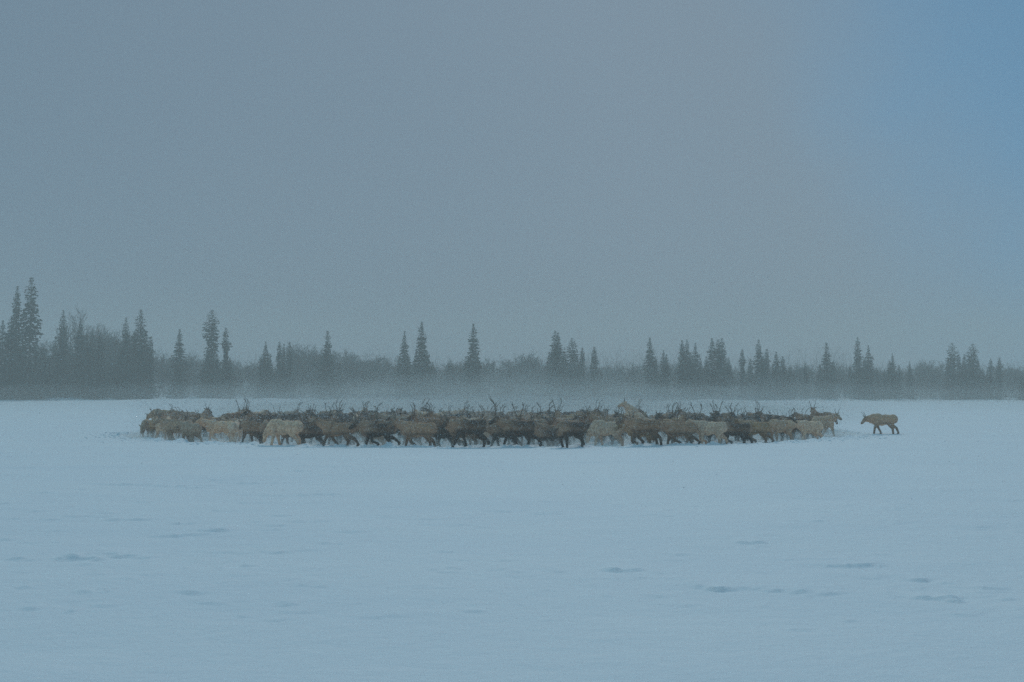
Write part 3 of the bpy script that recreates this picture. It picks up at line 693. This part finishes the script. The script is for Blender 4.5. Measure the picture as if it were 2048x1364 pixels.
def spruce_meshes(kind, seed, H=12.0):
    rr = random.Random(seed); V, Fc, mi = [], [], []
    lean = (rr.uniform(-.012, .012), rr.uniform(-.01, .01)); kx = rr.uniform(-.1, .1)
    def axis(z): u = z / H; return Vector((lean[0] * z + kx * math.sin(u * 5), lean[1] * z, z))
    z = .25; az = 0
    lob = [rr.uniform(0, 6.28) for _ in range(6)]
    def quad(p, d, n_, ln, wd, mt):
        s_ = d.cross(n_).normalized() * wd; b0 = len(V)
        V.extend([p - s_ * .5, p + d * ln * .55 - s_, p + d * ln, p + d * ln * .5 + s_, p + s_ * .4]); Fc.append((b0, b0 + 1, b0 + 2, b0 + 3, b0 + 4)); mi.append(mt)
    while z < H * .995:
        u = z / H; rad = prof(kind, u) * H
        nb_ = 6 if u < .8 else 5
        for j in range(nb_):
            az += 2.399 + rr.uniform(-.35, .35)
            ln = rad * rr.uniform(.62, 1.18) * (1 + .22 * math.sin(2 * az + lob[0] + z * .8) + .12 * math.sin(z * 2.3 + lob[1] + az))
            if rr.random() < .05: ln *= .35
            if rr.random() < .05: ln *= 1.35
            ln = max(ln, .06)
            d0 = Vector((math.cos(az), math.sin(az), 0)); droop = rr.uniform(.25, .6) * (1 if u < .75 else .4 if u < .92 else -.3)
            a = axis(z)
            ns = max(2, int(ln / .2))
            for q_ in range(ns):
                f = (q_ + rr.uniform(.2, .9)) / ns
                if f < .12: continue
                p = a + d0 * ln * f + Vector((0, 0, -droop * ln * f + .22 * ln * f * f))
                for _ in range(3 if u < .85 else 2):
                    aa = az + rr.uniform(-1.1, 1.1)
                    d = Vector((math.cos(aa), math.sin(aa), rr.uniform(-.7, .12))).normalized()
                    nrm_ = Vector((rr.uniform(-.5, .5), rr.uniform(-.5, .5), 1)).normalized() if rr.random() < .55 else Vector((math.cos(aa + 1.57), math.sin(aa + 1.57), .3)).normalized()
                    sz = rr.uniform(.13, .30) * (1 if u < .8 else .75 if u < .93 else .45)
                    quad(p + Vector((rr.uniform(-.08, .08), rr.uniform(-.08, .08), rr.uniform(-.06, .06))), d, nrm_, sz * 1.25, sz * .32, 0)
                if rr.random() < .11:
                    quad(p + Vector((0, 0, .05)), d0, Vector((0, 0, 1)), rr.uniform(.12, .25), rr.uniform(.03, .07), 1)
        z += rr.uniform(.13, .21) * (1 if u < .85 else .7)
    crown = mesh_from("spruce_crown", V, Fc); crown.materials.append(M_NEED); crown.materials.append(M_FROST); crown.polygons.foreach_set('material_index', mi)
    V, Fc = [], []
    tube([axis(H * i / 10 - (.3 if i == 0 else 0)) for i in range(11)], [.15 * (1 - .93 * i / 10) for i in range(11)], V, Fc, 8)
    for j in range(40):
        zz = rr.uniform(.4, H * .85); aa = rr.uniform(0, 6.28); l2 = prof(kind, zz / H) * H * .8; a = axis(zz)
        tube([a, a + Vector((math.cos(aa) * l2 * .5, math.sin(aa) * l2 * .5, -.15 * l2)), a + Vector((math.cos(aa) * l2, math.sin(aa) * l2, -.22 * l2))], [.03, .02, .008], V, Fc, 4)
    trunk = mesh_from("spruce_trunk", V, Fc, True); trunk.materials.append(M_BARK)
    return trunk, crown
def birch_meshes(seed, H=6.0, spread=1.0):
    rr = random.Random(seed); V, Fc, V2, F2 = [], [], [], []
    def grow_(p, d, ln, r, lev):
        n = 4; pts = [p]; dd = d.copy()
        for i in range(n):
            dd = (dd + Vector((rr.uniform(-.2, .2), rr.uniform(-.2, .2), rr.uniform(-.02, .16)))).normalized(); pts.append(pts[-1] + dd * ln / n)
        if lev < 3: tube(pts, [r * (1 - .5 * i / n) for i in range(n + 1)], V, Fc, 5 if lev < 2 else 3)
        else:
            for ax in range(1):
                s_ = dd.cross(Vector((rr.uniform(-1, 1), rr.uniform(-1, 1), rr.uniform(-1, 1)))).normalized() * r
                for i in range(n):
                    b0 = len(V2); V2.extend([pts[i] - s_, pts[i] + s_, pts[i + 1] + s_ * .7, pts[i + 1] - s_ * .7]); F2.append((b0, b0 + 1, b0 + 2, b0 + 3))
        if lev == 4: return
        nc = [rr.randint(8, 10), rr.randint(5, 7), rr.randint(6, 7), rr.randint(5, 6)][lev]
        for c in range(nc):
            f = rr.uniform(.25 if lev == 0 else .15, 1); i = min(n - 1, int(f * n)); q_ = pts[i].lerp(pts[i + 1], f * n - i)
            az = rr.uniform(0, 6.28); sp_ = rr.uniform(.5, 1.15) * spread * (1.0 if lev == 0 else 1.2)
            d1 = (dd + Vector((math.cos(az), math.sin(az), rr.uniform(-.15, .45))) * sp_).normalized()
            grow_(q_, d1, ln * rr.uniform(.42, .62), r * .48 if lev < 2 else max(.0095, r * .5), lev + 1)
    stems = rr.choice([1, 1, 2, 3])
    for s_ in range(stems):
        az = rr.uniform(0, 6.28); tl = .12 if stems == 1 else .3
        grow_(Vector((0, 0, -.2)), Vector((math.cos(az) * tl, math.sin(az) * tl, 1)).normalized(), H * .6 * rr.uniform(.85, 1), .075, 0)
    top = sorted(v.z for v in V2)[int(len(V2) * .99)]; k = H / top
    for L_ in (V, V2):
        for v in L_: v *= k
    a = mesh_from("birch_trunk", V, Fc, True); a.materials.append(M_BIRCH)
    c = mesh_from("birch_crown", V2, F2); c.materials.append(M_TWIG); return a, c
SPR = {k: [spruce_meshes(k, 100 + i * 13 + len(k)) for i in range(2)] for k in PROF}
BIR = [birch_meshes(300 + i, 6.0, [.8, 1, 1.2][i % 3]) for i in range(8)]
tp = {}
LOW = [(45,690),(96,715),(111,672),(140,684),(222,705),(241,692),(266,662),(290,662),(415,700),(432,704),(441,722),(461,715),(521,722),(541,712),(645,718),(664,716),(800,712),(816,708),(833,700),(853,703),(865,724),(938,712),(955,714),
 (1098,706),(1128,702),(1155,712),(1311,712),(1382,707),(1402,716),(1413,712),(1456,715),(1500,716),(1526,712),(1545,728),(1579,730),(1640,728),(1666,720),(1700,729),(1728,716),(1752,735),(1770,738),(1895,714),(1937,712),(1957,722),(1966,735),(1974,738)]
def place_tree(kind, idx, x, y, h, wide, rot, name, label, cat, group):
    key = (kind, idx)
    if key not in tp:
        tr, cr_ = (BIR[idx] if kind == 'birch' else SPR[kind][idx])
        root = bpy.data.objects.new(name, None); C.objects.link(root); root.empty_display_size = .5
        link("trunk", tr, root); link("crown", cr_, root); tp[key] = root; o = root
    else:
        src = tp[key]; o = src.copy(); C.objects.link(o)
        for ch in src.children:
            c = ch.copy(); C.objects.link(c); c.parent = o
    H0 = 6.0 if kind == 'birch' else 12.0
    s = h / H0; o.location = (x, y, gz(x, y)); o.scale = (s * wide, s * wide, s); o.rotation_euler = (0, 0, rot)
    tag(o, label, cat, group); return o
rt = random.Random(21)
SP = [ # column, top row, distance, profile, width factor, words
 (4,640,128,'cone',1.1,'broad spruce cut by the left edge of the picture'),(21,632,132,'column',1.0,'spruce with blunt head under the slender spire at the far left'),
 (30,572,134,'narrow',.9,'slender spire spruce, second tallest, beside the tallest tree at the left'),(60,553,130,'ragged',.85,'tallest spruce of all, ragged with frosted drooping branches, far left'),
 (85,700,134,'squat',.8,'low dark spruce at the right foot of the tallest spruce'),
 (124,620,135,'column',.8,'tall spruce with a bare birch touching its right side'),(158,637,136,'cone',.8,'pointed spruce just right of the spruce and birch pair'),
 (171,668,136,'narrow',1,'thin spruce squeezed in left of two blunt ones'),(182,657,134,'column',.75,'blunt spruce in the middle of a tight left hand trio'),(200,664,136,'cone',.9,'dense dark spruce, rightmost of the tight left hand trio'),
 (252,635,138,'column',.75,'slim frosted spruce left of a big ragged one'),(279,618,136,'ragged',.95,'big ragged spruce standing between two slimmer ones, left quarter'),(300,672,136,'narrow',1,'small spruce hugging the right side of the big ragged one'),
 (357,658,142,'cone',.95,'lone sharply pointed spruce left of the top heavy spruce'),(422,618,143,'topheavy',.95,'tall top heavy spruce with a bent blunt crown'),(451,654,145,'sparse',1.1,'sparse spruce with bare trunk showing, right of the top heavy one'),
 (532,683,146,'cone',1.05,'pointed spruce standing alone between sparse spruce and slim trio'),(559,683,150,'narrow',1.15,'thicker left one of three slim spires'),(566,687,152,'narrow',.9,'thin middle one of three slim spires'),(578,683,150,'narrow',.95,'right one of three slim spires'),
 (655,661,148,'column',.95,'isolated green spruce with fine tip right of the birch domes'),(679,728,158,'squat',.8,'tiny dark spruce right of the isolated green one'),
 (808,662,150,'cone',.8,'slimmer spruce at the left of the centre left pair'),(844,643,148,'cone',1.0,'taller broad spruce at the right of the centre left pair'),(900,716,165,'squat',.9,'hazy low spruce between the pair and the lone central spire'),
 (946,647,150,'cone',1.0,'lone tall spire spruce near the middle of the picture'),(1017,727,162,'cone',1.0,'small hazy spruce between central spire and twin tops'),
 (1110,661,148,'column',1.05,'left leader of the dark twin topped spruces right of centre'),(1118,665,149,'cone',1.1,'right leader of the dark twin topped spruces right of centre'),
 (1144,675,150,'topheavy',.95,'blunt headed spruce right beside the twin tops'),(1164,695,151,'narrow',1.3,'thin frosty spruce between blunt headed spruce and pointed one'),(1188,693,152,'narrow',1.4,'pointed spruce at the right end of the central group'),
 (1267,730,165,'narrow',1.2,'small hazy spruce among birches left of a tall dark spruce'),(1301,675,150,'cone',1.1,'tall dark spruce first of the right hand groups'),
 (1327,700,152,'cone',.95,'shorter spruce at the right foot of the tall dark one'),(1334,708,153,'narrow',1.1,'thin second leader beside the shorter spruce'),
 (1365,680,152,'narrow',1.3,'left spire of a tight spruce trio'),(1374,679,152,'column',.95,'middle spruce of a tight trio, blunt tip'),(1391,686,152,'cone',1.0,'right spruce of a tight trio, set slightly apart'),
 (1424,676,151,'cone',1.1,'pointed spruce left of the bushy square headed pair'),(1437,678,152,'topheavy',.9,'left bushy square headed spruce'),(1444,676,150,'column',1.2,'right bushy square headed spruce with broad shoulders'),
 (1484,697,152,'sparse',1.1,'sparse spire with tiny cross shaped tip'),(1517,679,150,'ragged',.95,'ragged spruce with open crown right of the sparse spire'),(1532,698,153,'narrow',1.3,'slim spruce at the right side of the ragged open one'),
 (1553,703,154,'cone',1.0,'neat small pointed spruce, left of two'),(1567,713,155,'narrow',1.4,'lower frosted spruce, right of the neat pointed one'),(1610,726,158,'cone',1.0,'low hazy spruce above the herd\'s right end'),
 (1654,685,150,'column',1.05,'spruce with kinked tip standing above the herd\'s right tip'),(1716,674,150,'column',.95,'tall slim spruce above the lone walking reindeer'),(1738,690,151,'cone',.9,'thin pointed spruce just right of the tall slim one above lone reindeer'),
 (1778,721,154,'narrow',1.4,'short left spruce of a small right hand trio'),(1786,707,153,'cone',.9,'tallest spruce of a small right hand trio'),(1797,730,154,'narrow',1.5,'lowest right spruce of a small right hand trio'),
 (1820,722,155,'cone',.9,'small pointed spruce left of the rounded birches at right'),(1906,685,150,'topheavy',.95,'blunt spruce, left one of two tall ones near right edge'),
 (1919,708,152,'narrow',1.2,'left small spruce between the two tall ones near right edge'),(1928,708,152,'narrow',1.2,'right small spruce between the two tall ones near right edge'),
 (1946,687,150,'topheavy',1.1,'bulky headed spruce, right one of two tall ones near right edge'),(1981,716,154,'sparse',1.2,'sparse small spruce near the right edge'),(1997,715,155,'narrow',1.3,'thin spruce second from the right edge'),
 (2044,745,150,'squat',.8,'low spruce cut by the right edge of the picture')]
for i, (px, top, Yd, kd, wf, lab) in enumerate(SP):
    x = px2x(px, Yd); zt = CAM_H + (HOR - top) / (2048 * F) * Yd; h = zt - gz(x, Yd)
    place_tree(kd, i % 2, x, Yd, h, wf * rt.uniform(1.0, 1.15) * (12.0 / max(h, 6) if False else 1), rt.uniform(0, 6.28), "spruce_tree", lab, "spruce tree", "spruces along the forest edge")
tall = list(SP)
for i, (px, top) in enumerate(LOW):
    Yd = (140 if px < 340 else 156) + rt.uniform(-2, 10); x = px2x(px, Yd); h = CAM_H + (HOR - top) / (2048 * F) * Yd - gz(x, Yd)
    b_ = min(tall, key=lambda s_: abs(s_[0] - px)); kd = ['cone', 'narrow', 'column', 'cone', 'ragged'][i % 5]
    ws = ('lower shaded spruce, %s of the low ones from left, close %s of the %s' % (ordw(i + 1), 'left' if px < b_[0] else 'right', ' '.join(b_[5].replace(',', '').split()[:4]))).split()[:16]
    while ws[-1] in ('of', 'the', 'a', 'with', 'in', 'at', 'and', 'between', 'right', 'left', 'cut', 'just', 'standing', 'one', 'small', 'tall'): ws.pop()
    place_tree(kd, i % 2, x, Yd, h, rt.uniform(1.1, 1.5), rt.uniform(0, 6.28), "spruce_tree", ' '.join(ws), "spruce tree", "lower spruces filling the forest edge")
def near_spruce(px):
    b_ = min(SP, key=lambda s: abs(s[0] - px)); return ('left' if px < b_[0] else 'right'), b_
BR = [(-10,690),(100,705),(112,690),(143,626),(152,650),(190,655),(208,662),(216,690),(234,664),(242,690),(262,700),(318,702),(328,716),(340,722),(378,712),(392,716),(402,720),(470,728),(486,724),(499,716),(512,724),
 (545,735),(590,718),(601,697),(612,700),(625,706),(637,694),(645,706),(668,735),(694,722),(706,716),(730,712),(742,722),(757,720),(768,716),(779,722),(790,738),(822,730),(862,734),(874,738),(888,730),(915,724),(930,728),(965,720),(978,719),(990,728),(1003,738),
 (1032,726),(1044,721),(1056,724),(1068,713),(1078,716),(1087,707),(1096,722),(1128,735),(1178,738),(1204,734),(1214,742),(1226,738),(1238,729),(1250,732),(1258,727),(1275,738),(1312,735),(1347,742),(1355,730),(1406,738),(1412,748),(1460,736),(1470,742),(1497,745),(1542,735),(1580,738),(1590,733),(1600,734),
 (1624,738),(1634,744),(1668,727),(1678,742),(1690,735),(1700,738),(1758,742),(1766,736),(1808,744),(1832,735),(1840,732),(1852,726),(1861,724),(1870,734),(1882,748),(1892,740),(1962,742),(1972,740),(2010,730),(2020,735),(2032,738),(2042,736),(2060,740)]
seen = {}
for i, (px, top) in enumerate(BR):
    Yd = (157 if px < 340 else 172) + rt.uniform(-3, 10); x = px2x(px, Yd); h = CAM_H + (HOR - top) / (2048 * F) * Yd - gz(x, Yd)
    side, sp_ = near_spruce(px)
    lab = 'bare frosted birch, %s birch from left in the treeline, %s of the %s' % (ordw(i + 1), side, ' '.join(sp_[5].replace(',', '').split()[:5]).rstrip())
    words = lab.split()
    while words[-1] in ('of', 'the', 'a', 'with', 'in', 'at', 'and', 'between', 'under', 'by', 'right', 'left', 'cut', 'just', 'standing'): words.pop()
    place_tree('birch', i % 8, x, Yd, h, rt.uniform(1.0, 1.35) * (.62 if h > 10 else 1), rt.uniform(0, 6.28), "birch_tree", ' '.join(words[:16]), "birch tree", "bare birches along the forest edge")

# low willow and birch scrub at the wood's edge and the far-off wood behind: uncountable masses
def scrub(name, n, y0, y1, h0, h1, seed, wdt=.012, x0=-100, x1=100):
    rr = random.Random(seed); V, Fc = [], []
    for i in range(n):
        y = rr.uniform(y0, y1); x = rr.uniform(x0, x1) * y / 150; z = gz(x, y)
        cl = .5 + 1.0 * float(vn(np.array([x * .12]), np.array([y * .1]), seed)[0]) + .5
        h = rr.uniform(h0, h1) * max(.35, cl)
        p = Vector((x, y, z)); d = Vector((rr.uniform(-.5, .5), rr.uniform(-.5, .5), 1)).normalized()
        for s_ in range(3):
            q_ = p + d * h / 3; sd_ = Vector((rr.uniform(-1, 1), rr.uniform(-1, 1), .2)).normalized() * wdt * (1 - s_ * .25)
            b0 = len(V); V.extend([p - sd_, p + sd_, q_ + sd_ * .7, q_ - sd_ * .7]); Fc.append((b0, b0 + 1, b0 + 2, b0 + 3))
            for _ in range(3):
                e = (d + Vector((rr.uniform(-.9, .9), rr.uniform(-.9, .9), rr.uniform(-.1, .6)))).normalized() * h * rr.uniform(.12, .3)
                b0 = len(V); V.extend([q_ - sd_ * .5, q_ + sd_ * .5, q_ + e]); Fc.append((b0, b0 + 1, b0 + 2))
            p = q_; d = (d + Vector((rr.uniform(-.35, .35), rr.uniform(-.35, .35), .1))).normalized()
    me = mesh_from(name, V, Fc); me.materials.append(M_TWIG); o = link(name, me)
    tag(o, kind='stuff'); return o
tag(scrub("thicket", 7000, 138, 170, .8, 3.6, 9, .016, -90, 90), 'grey leafless thicket filling the gaps low along the forest edge', 'thicket')
tag(scrub("low_shrubs", 800, 124, 140, .25, 1.3, 19, .014, -90, 90), 'sparse low twigs poking out of the snow before the forest', 'shrubs')
tag(scrub("far_wood", 11000, 176, 225, 4.0, 6.8, 10, .035, -100, 100), 'hazy far off wood behind the front trees', 'woodland')

# ------------------------------------------------------------------ snow in the air
rr = np.random.RandomState(4); n = 9000
Yf = 16 + 100 * rr.rand(n) ** .8; Xf = (rr.rand(n) * 2 - 1) * (3 + Yf * .62); Zf = rr.rand(n) ** 1.4 * 6 + .05
nh = 42000
ah = rr.rand(nh) * 6.283; rh = np.sqrt(rr.rand(nh)) * 1.05
Xh = HCX + HRX * rh * np.cos(ah); Yh = HCY + HRY * rh * np.sin(ah); Zh = rr.rand(nh) ** 1.3 * 1.9
Xf = np.concatenate([Xf, Xh]); Yf = np.concatenate([Yf, Yh]); Zf = np.concatenate([Zf, Zh]); n = n + nh
sz = (.0025 + .006 * rr.rand(n) ** 2) * np.clip(Yf / 14, .5, 2.4)
tet = np.array([[1, 1, 1], [-1, -1, 1], [-1, 1, -1], [1, -1, -1]]) * .75
co = np.stack([Xf, Yf, Zf], 1)[:, None, :] + tet[None] * sz[:, None, None] * (0.7 + .6 * rr.rand(n, 1, 3))
fi = (np.arange(n)[:, None, None] * 4 + np.array([[0, 1, 2], [0, 3, 1], [0, 2, 3], [1, 3, 2]])[None]).reshape(-1, 3)
me = bpy.data.meshes.new("falling_snow"); me.vertices.add(n * 4); me.vertices.foreach_set('co', co.ravel())
me.loops.add(fi.size); me.loops.foreach_set('vertex_index', fi.ravel()); me.polygons.add(len(fi)); me.polygons.foreach_set('loop_start', np.arange(len(fi)) * 3)
me.update(calc_edges=True); me.materials.append(M_FROST)
tag(link("falling_snow", me), 'fine snowflakes drifting through the air', 'snowflakes', kind='stuff')
print("reindeer", len(herd), "objects", len(bpy.data.objects))
